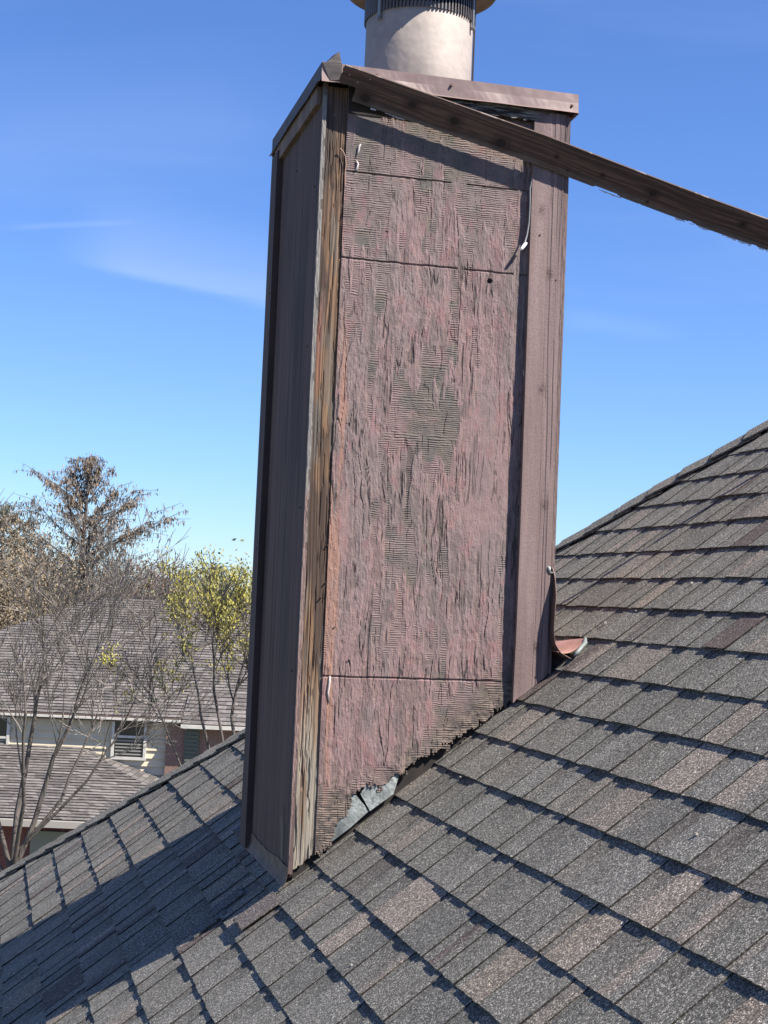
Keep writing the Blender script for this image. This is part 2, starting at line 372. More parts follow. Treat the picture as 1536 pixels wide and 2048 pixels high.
fl = .6 * fbm(Xw * 85, ZZ * 8, 53, 4) + .4 * fbm(Xw * 60, ZZ * 34, 153, 3); plate = ss(.46, .50, fl); plate2 = ss(.52, .55, .5 * fbm(Xw * 110, ZZ * 10, 54, 4) + .5 * fbm(Xw * 90, ZZ * 45, 154, 3))
crack = ss(.045, .0, np.abs(fbm(Xw * 60, ZZ * 4.5, 56, 3) - .5)) * ss(.40, .56, fbm(XX * 26, ZZ * 9, 57, 3))
vertic = .45 * plate + .5 * plate2 + .7 * (g1 - .5) + 1.3 * (g2 - .5) - 1.9 * crack
# cross veneer: fine horizontal ridges, broken by short upright splits
ph = ZZ * 168 + (fbm(XX * 1.5, ZZ * 26, 61, 3) - .5) * 2.2 + (fbm(XX * 60, ZZ * 60, 62, 2) - .5) * .55
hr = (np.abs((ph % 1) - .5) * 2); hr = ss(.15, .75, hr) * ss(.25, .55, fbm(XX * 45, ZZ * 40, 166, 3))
split = ss(.05, .0, np.abs(vn(XX * 75 + (fbm(XX * 9, ZZ * 6, 63, 2)) * 3, ZZ * 7, 64) - .5)) * ss(.48, .6, fbm(XX * 60, ZZ * 16, 65, 2))
horiz = .9 * hr * (.55 + .9 * fbm(XX * 40, ZZ * 160, 66, 2)) - 1.1 * split - .5
smooth_ = ss(.35, .8, 1.15 * blob(.5, 1.12, .085, .34) + .5 * blob(.09, .95, .03, .35) + (fbm(XX * 30, ZZ * 9, 67, 3) - .5) * .8)
hgt = lerp(vertic * lerp(1, .38, smooth_), horiz, H) + (fbm(XX * 500, ZZ * 420, 68, 2) - .5) * .35
ed = ss(.012, .0, XX - (.553 + .028 * 0))
for zs, wd in ((1.937, .0028), (1.694, .0034), (.5415, .0036)):
    zc = zs + (fbm(XX * 30, XX * 0, int(zs * 100), 2) - .5) * .0016
    hgt -= 3.5 * ss(wd, wd * .4, np.abs(ZZ - zc)) * (fbm(XX * 25, XX * 0 + zs, 71, 2) > .26)
hole = ss(.0075, .0055, np.hypot(XX - .481, ZZ - 1.668)); hgt -= 9 * hole
# colour: paint left on the high plates, bare grey wood in the lows
bare = ss(.62, .30, plate * .5 + plate2 * .25 + fbm(Xw * 50, ZZ * 11, 73, 4) * .75 - .25 * (1 - smooth_) + .5 * smooth_)
bareH = ss(.40, .62, fbm(XX * 18, ZZ * 16, 74, 4) + .04 * ss(1.7, 2.0, ZZ) + .22 * blob(.33, 1.25, .1, .2) - .06)
bare = lerp(bare * .8, .22 + .78 * bareH, H); bare = bare * (1 - .55 * smooth_)
rot = np.clip(ss(.17, .02, ZZ - TP * XX + (med - .5) * .12) + .8 * ss(.15, .08, XX) * ss(.30, .12, ZZ + (med - .5) * .2), 0, 1)
pinky = ss(.35, .7, fbm(XX * 22, ZZ * 9, 75, 4) + .25 * ss(.9, .3, ZZ))
paint = lerp(PK, PK2, pinky[..., None]) * (.82 + .4 * fbm(XX * 90, ZZ * 60, 76, 3))[..., None]
red = ss(.62, .75, fbm(XX * 40, ZZ * 22, 77, 3)) * .5
paint = lerp(paint, np.array((.21, .105, .108)), red[..., None])
wood = lerp(GR, np.array((.12, .10, .085)), ss(.4, .6, fbm(XX * 30, ZZ * 30, 78, 3))[..., None]); gz = ss(.35, .85, H * .38 + .22 * blob(.33, 1.15, .09, .6) + fbm(XX * 20, ZZ * 9, 88, 4) * .8)
wood = lerp(paint * .70, wood, gz[..., None])
wood = lerp(wood, lerp(np.array((.075, .062, .055)), np.array((.20, .155, .125)), ss(.4, .6, fbm(XX * 60, ZZ * 120, 288, 3))[..., None]), (rot * .85)[..., None])
cols = lerp(paint, wood, np.clip(bare + rot * .75, 0, 1)[..., None])
groove_tone = np.clip(H * (1 - hr) * (.14 + .5 * rot), 0, 1); cols = lerp(cols, DK * .8, groove_tone[..., None])  # grooves between the ridges coloured darker, more so in the rot
cols = lerp(cols, DK, np.clip(crack * .8 * (1 - H) + split * .6 * H + hole, 0, 1)[..., None])
# the orange primer strip on the left edge
es = ss(.030, .018, XX - .053 + (fbm(XX * 60, ZZ * 11, 79, 4) - .5) * .03)
eo = es * ss(.38, .5, fbm(ZZ * 3.3, XX * 40, 80, 3)) * ss(1.62, 1.3, ZZ) * ss(.12, .4, ZZ)
cols = lerp(cols, lerp(OR, np.array((.33, .19, .15)), ss(1.3, 1.8, ZZ)[..., None]), (eo * .85)[..., None]); hgt += es * .7 * (fbm(XX * 200, ZZ * 30, 81, 3) - .3)
Y = -hgt * lerp(.00125, .0014, H)
# ragged lower edge following the roof, pulled up where the flashing shows
low = TP * XX + .012
low = low + .085 * np.exp(-((XX - .17) / .05) ** 2) + .045 * np.exp(-((XX - .262) / .035) ** 2) + .03 * np.exp(-((XX - .34) / .05) ** 2)
q = .022
low = low + (fbm(XX * 240, ZZ * 90, 284, 2) - .5) * .022
low = low + (np.floor((fbm(XX * 90, ZZ * 0, 83, 3) - .35) * 5) * .5) * .012 + (fbm(XX * 30, ZZ * 60, 84, 3) - .5) * .045
keep = ZZ > low
keep &= ~((np.abs(XX - .155 - (fbm(ZZ * 40, ZZ * 0, 85, 2) - .5) * .02) < .012) & (ZZ < .225) & (ZZ > .1))
keep &= ~((XX > .6 - .004 - .004 * vn(ZZ * 60, ZZ * 0, 86)))
curl = ss(.05, .0, ZZ - low); Y = Y - curl * .004 * fbm(XX * 60, ZZ * 60, 87, 2)
P = np.stack([XX, Y, ZZ], -1); mk_ = keep[:-1, :-1] & keep[1:, :-1] & keep[1:, 1:] & keep[:-1, 1:]
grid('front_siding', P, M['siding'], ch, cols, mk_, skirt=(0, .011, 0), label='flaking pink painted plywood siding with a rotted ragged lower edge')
# --- generic rough plank as displaced sheet with thickness
def plank(name, O, U, Vv, N, Lu, Lv, T, nu, nv, hf, cf, matn, parent=None, mask=None, label=None, bow=None):
    O = np.array(O, float); U = np.array(U, float); Vv = np.array(Vv, float); N = np.array(N, float)
    u = np.linspace(0, Lu, nu); v = np.linspace(0, Lv, nv); a, b = np.meshgrid(u, v, indexing='ij')
    h = hf(a, b); c = cf(a, b)
    P = O + a[..., None] * U + b[..., None] * Vv + h[..., None] * N
    if bow is not None: P = P + bow(a, b)
    m_ = None
    if mask is not None:
        k_ = mask(a, b); m_ = k_[:-1, :-1] & k_[1:, :-1] & k_[1:, 1:] & k_[:-1, 1:]
    return grid(name, P, matn, parent, c, m_, skirt=tuple(-N * T), label=label, back=True)
Xd, Yd, Zd = np.array((1., 0, 0)), np.array((0, 1., 0)), np.array((0, 0, 1.))
# corner post: bare brown framing stud where the trim board is gone
def ph_(a, b): # a across (X), b up (Z)
    z = b
    return (fbm(a * 230 + fbm(a * 8, z * 2, 90, 2) * 3, z * 4, 91, 3) - .5) * .0016 - .004 * ss(.56, .66, fbm(a * 130, z * 7, 92, 3)) * ss(.95, .2, z) + .0004 * np.sin(a * 620 + fbm(a * 34, z * 1.5, 94, 3) * 24) - .002 * ss(.62, .7, fbm(a * 170, z * 9, 292, 3))
def pc_(a, b):
    z = b
    wv = a * 620 + fbm(a * 34, z * 1.5, 94, 3) * 24; gr = .5 + .3 * np.sin(wv) * ss(.35, .6, fbm(a * 45, z * 2.2, 194, 2)) + .5 * (fbm(a * 320, z * 2.2, 95, 3) - .5)
    c = lerp(np.array((.052, .029, .018)), np.array((.19, .112, .062)), ss(.25, .75, gr)[..., None])
    blot = ss(.46, .6, fbm(a * 22, z * 4.4, 96, 4)); c = lerp(c, np.array((.036, .023, .018)), (blot * .85)[..., None]); gb = ss(.52, .66, fbm(a * 30, z * 5, 296, 4)); c = lerp(c, np.array((.10, .092, .08)), (gb * .55)[..., None])
    red = ss(.55, .7, fbm(a * 14, z * 2.1, 97, 3)) * ss(.025, .0, a); c = lerp(c, np.array((.26, .10, .07)), (red * .7)[..., None])
    gray = ss(.62, .3, z) * ss(.3, .6, fbm(a * 60, z * 5, 98, 3)); c = lerp(c, np.array((.26, .24, .2)), (gray * .8)[..., None])
    top = ss(1.75, 2.0, z) * .75; c = lerp(c, np.array((.045, .032, .027)), (top * ss(.25, .6, fbm(a * 50, z * 9, 99, 3)))[..., None])  # top of the post darkened in colour, standing in for the cap's shadow
    kn = np.exp(-(((a - .02) / .007) ** 2 + ((z - 1.63) / .012) ** 2)) + np.exp(-(((a - .026) / .006) ** 2 + ((z - 1.91) / .014) ** 2)); c = lerp(c, np.array((.03, .018, .012)), np.clip(kn, 0, 1)[..., None])
    return c
plank('corner_post', (-.009, .004, -.02), Xd, Zd, -Yd, .060, 2.19, .012, 84, 1100, ph_, pc_, M['wood'], ch,
      mask=lambda a, b: (b - .02 > TP * (a - .009) + .012 + .02 * fbm(a * 200, b * 0, 101, 2)), label='bare brown wood post exposed where trim is missing')
# left side: sheet coloured darker than the other sides, lighter at its front edge
def lh(a, b): return (fbm(a * 210, b * 3.2, 110, 3) - .5) * .0013 - .0035 * ss(.02, .0, np.abs(a - .085 - .02 * (fbm(b * 18, b * 0, 111, 2) - .5) - (b - .18) * .3)) * (b > .02) * (b < .24) * 1
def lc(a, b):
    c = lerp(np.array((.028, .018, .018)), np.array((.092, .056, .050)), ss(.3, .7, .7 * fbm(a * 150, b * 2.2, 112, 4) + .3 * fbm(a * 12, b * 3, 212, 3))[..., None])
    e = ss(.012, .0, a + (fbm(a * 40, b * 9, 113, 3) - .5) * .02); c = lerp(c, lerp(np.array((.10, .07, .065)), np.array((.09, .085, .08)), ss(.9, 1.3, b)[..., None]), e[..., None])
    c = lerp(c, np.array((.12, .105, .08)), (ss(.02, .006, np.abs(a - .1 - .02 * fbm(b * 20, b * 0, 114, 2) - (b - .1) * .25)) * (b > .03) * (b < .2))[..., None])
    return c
plank('side_siding', (-.0225, -.003, -.06), Yd, Zd, -Xd, D_ - .02, 2.25, .0115, 260, 420, lh, lc, M['siding'], ch, mask=lambda a, b: (b - .06 > -.02 - .006 * vn(a * 60, b * 0, 5) + ss(.05, 0, a) * .03), label='side panel in dull brown purple, darker than the front siding')
def thc(p1, p2, s):
    def f(a, b): return lerp(np.array(p1), np.array(p2), ss(.3, .7, fbm(a * 70, b * 3.5, s, 4))[..., None])
    return f
def thh(s, k=.001): return lambda a, b: (fbm(a * 260, b * 5, s, 3) - .5) * k + (fbm(a * 6, b * 2.2, s + 5, 2) - .5) * .003
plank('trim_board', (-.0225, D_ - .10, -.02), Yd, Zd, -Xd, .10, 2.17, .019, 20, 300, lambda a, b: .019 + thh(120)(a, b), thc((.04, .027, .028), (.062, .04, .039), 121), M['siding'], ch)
# lit front edge detail of the side sheet
plank('edge_strip', (-.0228, -.0045, .0), Xd, Zd, -Yd, .0125, 2.14, .006, 8, 900, lambda a, b: (fbm(a * 400, b * 40, 123, 3) - .5) * .003,
      lambda a, b: lerp(np.array((.17, .115, .105)), np.array((.17, .16, .15)), ss(.75, 1.05, b + (fbm(a * 50, b * 20, 125, 3) - .5) * .9)[..., None]) * (.7 + .6 * fbm(a * 300, b * 60, 124, 3))[..., None], M['siding'], ch,
      mask=lambda a, b: (a < .0125 - .006 * ss(.6, .75, fbm(b * 25, a * 0, 126, 2))) & ((b > .30) | (a < .004 + (b - .12) * .03)))
# right front trim
def trc(a, b):
    c = lerp(np.array((.160, .113, .108)), np.array((.195, .140, .134)), ss(.3, .7, fbm(a * 40, b * 2.4, 130, 4))[..., None])
    c = c * (.96 + .07 * ss(.35, .65, vn(a * 160 + b * 90, b * 330 - a * 60, 131)))[..., None]; c = lerp(c, c * np.array((.62, .62, .66)), (ss(.045, .062, a) * ss(.42, .62, fbm(a * 210, b * 2.4, 231, 3)) * .8)[..., None]); c = lerp(c, c * .7, (ss(.5, .7, fbm(a * 22, b * 3.6, 232, 4)) * .5)[..., None])
    st = ss(.055, .075, a) * ss(.3, .6, fbm(a * 60, b * 1.6, 132, 3)) * .35; c = lerp(c, np.array((.14, .1, .1)), st[..., None])
    for kz, ka in ((.22, .06), (.62, .07), (1.28, .06), (1.46, .03), (.95, .05), (1.75, .035)):
        k_ = np.exp(-(((a - ka) / .010) ** 2 + ((b - kz) / .016) ** 2)) * fbm(a * 200, b * 200, 134, 2); c = lerp(c, np.array((.05, .03, .028)), np.clip(k_ * 1.6, 0, .9)[..., None])
    return c
def trh(a, b):
    return (vn(a * 160 + b * 90, b * 330 - a * 60, 131) - .5) * .00025 - .0012 * ss(.045, .06, a) * ss(.5, .6, fbm(a * 210, b * 2.4, 231, 3)) + (fbm(a * 60, b * 3, 135, 3) - .5) * .0012 + (fbm(a * 5, b * 2, 136, 2) - .5) * .002 + .007 * ss(1.5, .6, b) * ss(.05, .3, b + .0)
plank('trim_board', (.590, -.020, .42), Xd, Zd, -Yd, .0945, 1.745, .018, 64, 900, trh, trc, M['siding'], ch, mask=lambda a, b: (b + .42 > TP * (a + .59) + .0), label='sunlit mauve trim board on the right front corner')
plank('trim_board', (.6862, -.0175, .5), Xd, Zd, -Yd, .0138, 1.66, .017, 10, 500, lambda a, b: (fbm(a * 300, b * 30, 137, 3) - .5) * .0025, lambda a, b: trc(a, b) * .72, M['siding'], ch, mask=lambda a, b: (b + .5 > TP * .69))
# right side sheet and back sheet
plank('side_siding', (W_ - .0015, -.0005, .45), Yd, Zd, Xd, D_ - .01, 1.72, .012, 60, 120, thh(140), thc((.2, .12, .11), (.26, .16, .15), 141), M['siding'], ch, mask=lambda a, b: b > .07)
plank('back_siding', (-.01, D_ - .011, -.1), Xd, Zd, Yd, W_ + .0, 2.26, .012, 60, 120, thh(142), thc((.2, .12, .11), (.26, .16, .15), 143), M['siding'], ch)
# strips right under the cap
plank('frieze_board', (-.0225, .022, 2.122), Yd, Zd, -Xd, .66, .05, .014, 120, 12, lambda a, b: .014 + (fbm(a * 12, b * 150, 150, 3) - .5) * .003, thc((.10, .07, .06), (.16, .12, .1), 151), M['siding'], ch)
def rc(a, b): return lerp(np.array((.03, .026, .024)), np.array((.22, .21, .19)), ss(.38, .68, fbm(a * 22, b * 420, 152, 4))[..., None])
plank('frieze_board', (.26, -.003, 2.128), Xd, Zd, -Yd, .352, .05, .02, 200, 34, lambda a, b: .017 + (fbm(a * 25, b * 380, 153, 4) - .5) * .012, rc, M['wood'], ch,
      mask=lambda a, b: (b > .004 + .024 * ss(.22, -.04, a) + .010 * fbm(a * 60, b * 0, 154, 3)) & (a < .345 + .01 * vn(b * 200, b * 0, 3)), label='rotten grey strip of wood under the cap')
mb = MB(); mb.box((.05, -.002, 2.10), (.26, .014, 2.185)); mb.build('frieze_board', M['dark'], ch)
# metal cap with turned down edge
cv = []; zc0 = 2.172; zc1 = 2.2245
x0, x1, y0, y1 = -.036, .716, -.031, .742
mb = MB(); n = 40
def wob(t, s): return (float(vn(t * 9, 0, s)) - .5) * .006
def flange(pA, pB, out, s, kick=.006, nseg=40):
    rows_ = []
    for i in range(nseg + 1):
        t = i / nseg; p = lerp(np.array(pA), np.array(pB), t)
        rows_.append([np.array((p[0], p[1], zc1)), np.array((p[0], p[1], lerp(zc1, zc0, .5))) + np.array(out) * wob(t, s) * .6, np.array((p[0], p[1], zc0)) + np.array(out) * (wob(t, s + 1) + kick * .3), np.array((p[0], p[1], zc0 - .004)) + np.array(out) * (wob(t, s + 1) + kick)])
    return np.array(rows_)
grid('cap_flange', flange((x0, y0, 0), (x1, y0, 0), (0, -1, 0), 3), M['metalpaint'], ch, skirt=(0, .0014, 0), back=True, label='pinkish painted drip edge along the cap front')
M['dark_cap'] = mat('dark_cap_metal', (.045, .037, .037), .65, .2, noise=[((20, 20, 60), .5, 1.7, 4)])  # near-black metal for the left flange and the bent corner
grid('cap_flange', flange((x0, y1, 0), (x0, y0, 0), (-1, 0, 0), 5, .010), M['dark_cap'], ch, skirt=(.0014, 0, 0), back=True)
grid('cap_flange', flange((x1, y0, 0), (x1, y1, 0), (1, 0, 0), 7), M['metalpaint'], ch, skirt=(-.0014, 0, 0), back=True)
grid('cap_flange', flange((x1, y1, 0), (x0, y1, 0), (0, 1, 0), 9), M['metalpaint'], ch, skirt=(0, -.0014, 0), back=True)
mb = MB(); cx_, cy_ = .335, .35
for a, b in (((x0, y0), (x1, y0)), ((x1, y0), (x1, y1)), ((x1, y1), (x0, y1)), ((x0, y1), (x0, y0))):
    mb.V += [(a[0], a[1], zc1), (b[0], b[1], zc1), (cx_, cy_, zc1 + .012)]; i = len(mb.V) - 3; mb.F.append((i, i + 1, i + 2)); mb.C += [(1, 1, 1)] * 3
mb.build('cap', M['metalpaint'], ch)
mb = MB()   # corner lap of the cap bent upward
mb.hexa([(-.036, -.033, 2.222), (.020, -.034, 2.219), (.016, .01, 2.224), (-.03, .01, 2.224), (-.022, -.030, 2.2245), (.016, -.036, 2.2255), (.013, -.022, 2.262), (-.004, -.018, 2.250)])
mb.hexa([(-.012, -.036, 2.172), (.016, -.038, 2.178), (.016, -.034, 2.178), (-.012, -.032, 2.172), (-.036, -.034, 2.222), (.020, -.037, 2.2235), (.020, -.034, 2.2235), (-.03, -.031, 2.222)])
mb.build('cap_corner', M['dark_cap'], ch)
for (x, z) in ((.696, 2.189), (.335, 2.203), (.12, 2.205)):
    mb = MB(); mb.tube([(x, -.033, z), (x, -.0375, z)], [.0045, .003], 8); mb.build('screw', M['rust'], ch)
# --- vent pipe
pc = (.334, .34, 0)
pm = mat('weathered_flue', (.27, .235, .212), .68, .08, noise=[((5, 5, 7), .72, 1.15, 5), (40, .93, 1.07, 3)], bump=(16, .004, 2))
t = pm.node_tree; bsd = t.nodes['Principled BSDF']
vp = lathe([(.163, 2.226), (.1635, 2.24), (.163, 2.52), (.158, 2.525)], pc, 96).build('vent_pipe', pm, ch, smooth=True)
lathe([(.185, 2.2245), (.175, 2.232), (.166, 2.243), (.1635, 2.25)], pc, 96).build('collar', M['metalpaint'], vp, smooth=True)
mb = MB(); nf = 92
for k in range(nf):
    a = 2 * math.pi * k / nf; ca, sa = math.cos(a), math.sin(a); tx, ty = -sa, ca; w2 = .0022
    r0, r1 = .150, .1695; sk = .010
    def P3(r, s, z): return (pc[0] + r * ca + tx * s, pc[1] + r * sa + ty * s, z)
    mb.hexa([P3(r0, -w2 + sk, 2.508), P3(r1, -w2, 2.502), P3(r1, w2, 2.502), P3(r0, w2 + sk, 2.508), P3(r0, -w2 + sk, 2.635), P3(r1, -w2, 2.635), P3(r1, w2, 2.635), P3(r0, w2 + sk, 2.635)])
mb.build('louver', mat('louver_metal', (.10, .09, .09), .5, .5), vp)
lathe([(.150, 2.50), (.150, 2.64)], pc, 48).build('liner', M['dark'], vp)
lathe([(.05, 2.628), (.21, 2.625), (.226, 2.613), (.2315, 2.607), (.236, 2.614), (.235, 2.625), (.225, 2.637), (.12, 2.663), (.0, 2.675)], pc, 96).build('rain_cap', mat('cap_metal', (.20, .145, .12), .5, .3, noise=[((3, 3, 3), .7, 1.3, 4), (30, .8, 1.2, 3)], bump=(12, .004, 2)), vp, smooth=True)
for a in (-2.62, -.62, 1.2):
    ca, sa = math.cos(a), math.sin(a); mb = MB()
    mb.box((-.006, -.0015, 2.475), (.006, .0015, 2.635), ax=lambda x, y, z: (pc[0] + (.1715 + y) * ca - x * sa, pc[1] + (.1715 + y) * sa + x * ca, z))
    mb.tube([(pc[0] + .165 * ca, pc[1] + .165 * sa, 2.482), (pc[0] + .178 * ca, pc[1] + .178 * sa, 2.482)], .005, 8)
    mb.build('bracket', M['bracket'], vp)
mb = MB(); a = -.36; ca, sa = math.cos(a), math.sin(a)
mb.box((-.004, -.001, 2.25), (.008, .004, 2.56), ax=lambda x, y, z: (pc[0] + (.166 + y) * ca - x * sa, pc[1] + (.166 + y) * sa + x * ca, z))
mb.tube([(pc[0] + .164 * ca, pc[1] + .164 * sa, 2.262), (pc[0] + .186 * ca, pc[1] + .186 * sa, 2.258)], .011, 10)
mb.build('strap', mat('strap_metal', (.06, .055, .05), .6, .5), vp)

# ================================================================== loose board leaning out from the chimney top down to the roof
BS = math.atan(.2185); th = math.radians(34)
U_ = np.array((math.cos(BS), 0, -math.sin(BS))); across = np.array((0, -math.sin(th), math.cos(th))); across = across - U_ * across.dot(U_); across /= np.linalg.norm(across)
Nn = np.cross(U_, across); Nn = Nn if Nn[1] < 0 else -Nn
def bc(a, b):
    g = fbm(a * 5, b * 230 + fbm(a * 3, b * 12, 160, 3) * 6, 161, 4)
    c = lerp(np.array((.05, .03, .022)), np.array((.118, .07, .05)), ss(.32, .68, g)[..., None])
    c = lerp(c, np.array((.12, .105, .095)), (ss(.028, .0, b + (fbm(a * 12, b * 60, 162, 3) - .5) * .03) * .75)[..., None])
    c = lerp(c, np.array((.15, .065, .055)), (ss(.055, .085, b) * ss(.4, .6, fbm(a * 6, b * 30, 163, 3)) * .5 * ss(.5, .2, a))[..., None])
    for ka, kb, kr in ((.085, .022, .015), (.215, .047, .012), (.343, .043, .014), (.49, .028, .015), (.655, .045, .005), (.70, .02, .003), (.80, .042, .006), (.96, .045, .012), (.955, .016, .004), (1.25, .05, .009), (1.55, .03, .01)):
        d = np.hypot((a - ka) / 1.25, b - kb); c = lerp(c, np.array((.006, .004, .004)), ss(kr, kr * .6, d)[..., None])
        c = lerp(c, np.array((.035, .018, .013)), (ss(kr * 2.2, kr, d) * .55)[..., None])
    fk = ((fbm(a * 160, b * 160, 164, 2) > .86) & (a < .12)) * 1.0; c = lerp(c, np.array((.55, .5, .48)), fk[..., None])
    edge = ss(.084, .088, b); c = lerp(c, lerp(np.array((.07, .045, .035)), np.array((.17, .13, .11)), ss(.6, .7, fbm(a * 30, b * 0, 165, 3))[..., None]), edge[..., None])
    return c
def bh(a, b): return (fbm(a * 8, b * 300, 166, 3) - .5) * .0008
def bmask(a, b):
    return (~((a < .052) & (b < .036 + .004 * fbm(a * 90, b * 90, 4, 2)))) & (b > .003 * fbm(a * 50, b * 0, 6, 3) + .004 * ss(.7, .8, fbm(a * 11, b * 0, 7, 2))) & (b < .0905 - .002 * fbm(a * 70, b * 0, 8, 3)) & (a > .003 * vn(b * 150, b * 0, 9))
def bbow(a, b):
    r = np.zeros(a.shape + (3,)); r[..., 2] = -.016 * np.sin(np.clip((a - .6) / 1.5, 0, 1) * math.pi) ; return r
bo = empty('loose_board', (1.0, -.03, 1.9), 'long weathered brown board with dark knots leaning loose across the chimney top', 'board')
plank('plank', np.array((.001, -.0245, 2.1365)), U_, across, Nn, 2.13, .091, .012, 1000, 40, bh, bc, M['board'], bo, mask=bmask, bow=bbow)
rr = random.Random(4); fm = mat('old_white_paint', (.55, .52, .5), .7)   # torn flakes of white paint hanging from the lower edge
for k in range(46):
    a = rr.choice([rr.uniform(.80, .87), rr.uniform(1.02, 1.34), rr.uniform(1.05, 1.5), rr.uniform(.1, .2)]); p = np.array((.001, -.0245, 2.1365)) + U_ * a + bbow(np.array([[a]]), None)[0, 0]
    l = rr.uniform(.006, .022); dz = rr.uniform(.002, .006)
    q0 = p + np.array((0, .001, .002)); q1 = q0 + U_ * l; q2 = q1 + np.array((0, -.001, -dz * .6)); q3 = q0 + np.array((0, -.002, -dz))
    mb = MB(); mb.hexa([q0, q1, q1 + (0, .001, 0), q0 + (0, .001, 0), q3, q2, q2 + (0, .001, 0), q3 + (0, .001, 0)]); mb.build('paint_flake', fm, bo)

# ================================================================== cables and sealant
def fr(x, y, Yp=0.0):
    r = ray(x, y); return CAM + r * ((Yp - CAM[1]) / r[1])
mb = MB(); pts = [fr(x, y, -.016) for x, y in ((1070, 238), (1070, 262), (1069, 330), (1066, 350), (1060, 378), (1060, 410), (1058, 445), (1054, 470))] + [fr(1050, 484, -.021), fr(1045, 493, -.027)]
cb = empty('cable', tuple(pts[0]), 'grey cable with a white tip hanging along the right trim board', 'cable')
mb.tube(pts, .0026, 8); mb.build('sheath', mat('grey_cable', (.17, .18, .19), .5), cb, smooth=True)
mb = MB(); mb.tube([fr(1053, 486, -.0215), fr(1049, 490, -.025), fr(1043, 498, -.030), fr(1042, 500, -.031)], [.0028, .0052, .0045, .002], 8); mb.build('tip', mat('white_plastic', (.85, .85, .83), .4), cb, smooth=True)
mb = MB(); mb.tube([fr(x, y, -.004) for x, y in ((680, 297), (686, 303), (691, 314), (692, 330), (690, 348), (690, 372))], .0017, 6); o = mb.build('wire', mat('brown_wire', (.3, .18, .14), .5)); props(o, 'thin brown wire curling on the corner post near the chimney top', 'wire')
mb = MB(); mb.tube([fr(x, y, -.008) for x, y in ((1046, 740), (1049, 760), (1053, 778))], .0008, 5); o = mb.build('wire', mat('pale_wire', (.6, .5, .45), .5)); props(o, 'short pale wire sticking out beside the right trim board', 'wire')
mb = MB()
mb.tube([fr(x, y, -.003) for x, y in ((722, 288), (719, 292), (717, 302), (714, 311))], [.0012, .003, .0028, .0015], 7)
mb.tube([fr(x, y, -.003) for x, y in ((713, 321), (716, 328), (714, 338), (709, 341))], [.0015, .0032, .003, .001], 7)
mb.build('sealant', mat('white_sealant', (.42, .39, .38), .6), ch, smooth=True, label='two white dabs of old sealant near the top')
mb = MB(); mb.tube([fr(x, y, -.003) for x, y in ((660, 1352), (659, 1365), (656, 1385), (658, 1406))], [.002, .0034, .003, .0012], 7); mb.build('sealant', mat('white_sealant_b', (.45, .41, .39), .6), ch, smooth=True)
# small nails
for x, y in ((655, 1090), (642, 1195), (651, 1165), (668, 1255)): mb = MB(); mb.tube([fr(x, y, .004), fr(x, y, -.004)], .0022, 6); mb.build('nail', M['nail'], ch)

for x, y in ((1098, 300), (1080, 470), (1112, 560), (1072, 700), (1100, 880), (1060, 1010), (1088, 1100)):
    mb = MB(); p_ = fr(x, y, -.020); mb.tube([p_ + (0, .002, 0), p_ + (0, -.0022, 0)], [.0032, .0026], 7); mb.build('nail', M['nail'], ch)
for yy_, zz_ in ((.06, 1.9), (.06, 1.45), (.055, 1.0), (.07, .55), (.62, 1.7), (.63, .9), (.35, 2.02)):
    mb = MB(); mb.tube([(-.020, yy_, zz_), (-.0255 - (.019 if yy_ > .6 else 0), yy_, zz_)], [.0032, .0026], 7); mb.build('nail', M['nail'], ch)
# ================================================================== step flashing and kick-out flashing (parts of the roof)
def flash(pts, name='step_flashing', th=.0012, lab=None):
    m_ = MB(); m_.V = [tuple(p) for p in pts]; n_ = len(pts); m_.V += [tuple(np.array(p) + (0, th, 0)) for p in pts]; m_.C = [(1, 1, 1)] * (2 * n_)
    m_.F = [tuple(range(n_)), tuple(reversed(range(n_, 2 * n_)))] + [(i, i + n_, (i + 1) % n_ + n_, (i + 1) % n_) for i in range(n_)]
    return m_.build(name, M['galv'], roof, label=lab)
flash([fr(655, 1690, .004), fr(700, 1656, -.004), fr(738, 1622, -.002), fr(712, 1590, .004), fr(690, 1585, .006), fr(650, 1620, .006)], lab='mottled grey metal flashing showing under the rotted siding')
flash([fr(740, 1622, -.006), fr(787, 1588, -.004), fr(800, 1545, .006), fr(745, 1540, .008), fr(721, 1588, .003)])
# kick-out flashing at the right front corner: stands off the trim, curls out onto the roof
vs = []; nu_, nv_ = 26, 16
zl = np.linspace(0, 1, nu_)
ctrl_z = np.array([.868, .84, .79, .74, .69, .655, .63, .615]); ctrl_y = np.array([-.020, -.036, -.052, -.058, -.057, -.058, -.066, -.075]); ctrl_x = np.array([.692, .695, .6945, .690, .689, .694, .708, .735])
P = np.zeros((nu_, nv_, 3))
for i, t in enumerate(zl):
    f = t * 7; zc_ = np.interp(f, range(8), ctrl_z); yc_ = np.interp(f, range(8), ctrl_y); xc_ = np.interp(f, range(8), ctrl_x)
    for j in range(nv_):
        g = j / (nv_ - 1); P[i, j] = (lerp(xc_, .702 + max(0, xc_ - .70), g), lerp(yc_, .25, g), zc_ + (TP * 0) * g)
kf = grid('kick_out_flashing', P, mat('kick_paint', (.14, .085, .07), .55, .1, noise=[(18, .8, 1.2, 3)]), roof, skirt=(.0015, 0, 0), back=True, label='bent brown metal flashing curling off the right corner')
P = np.zeros((14, 12, 3))
for i in range(14):
    for j in range(12):
        u = i / 13; v = j / 11; x = lerp(.700, .800 - .02 * v, u); yq = lerp(-.064 + .045 * u, .24, v)
        P[i, j] = (x, yq, TP * x + .016 + .045 * (1 - u) ** 3 + .002 * math.sin(7 * u + 5 * v))
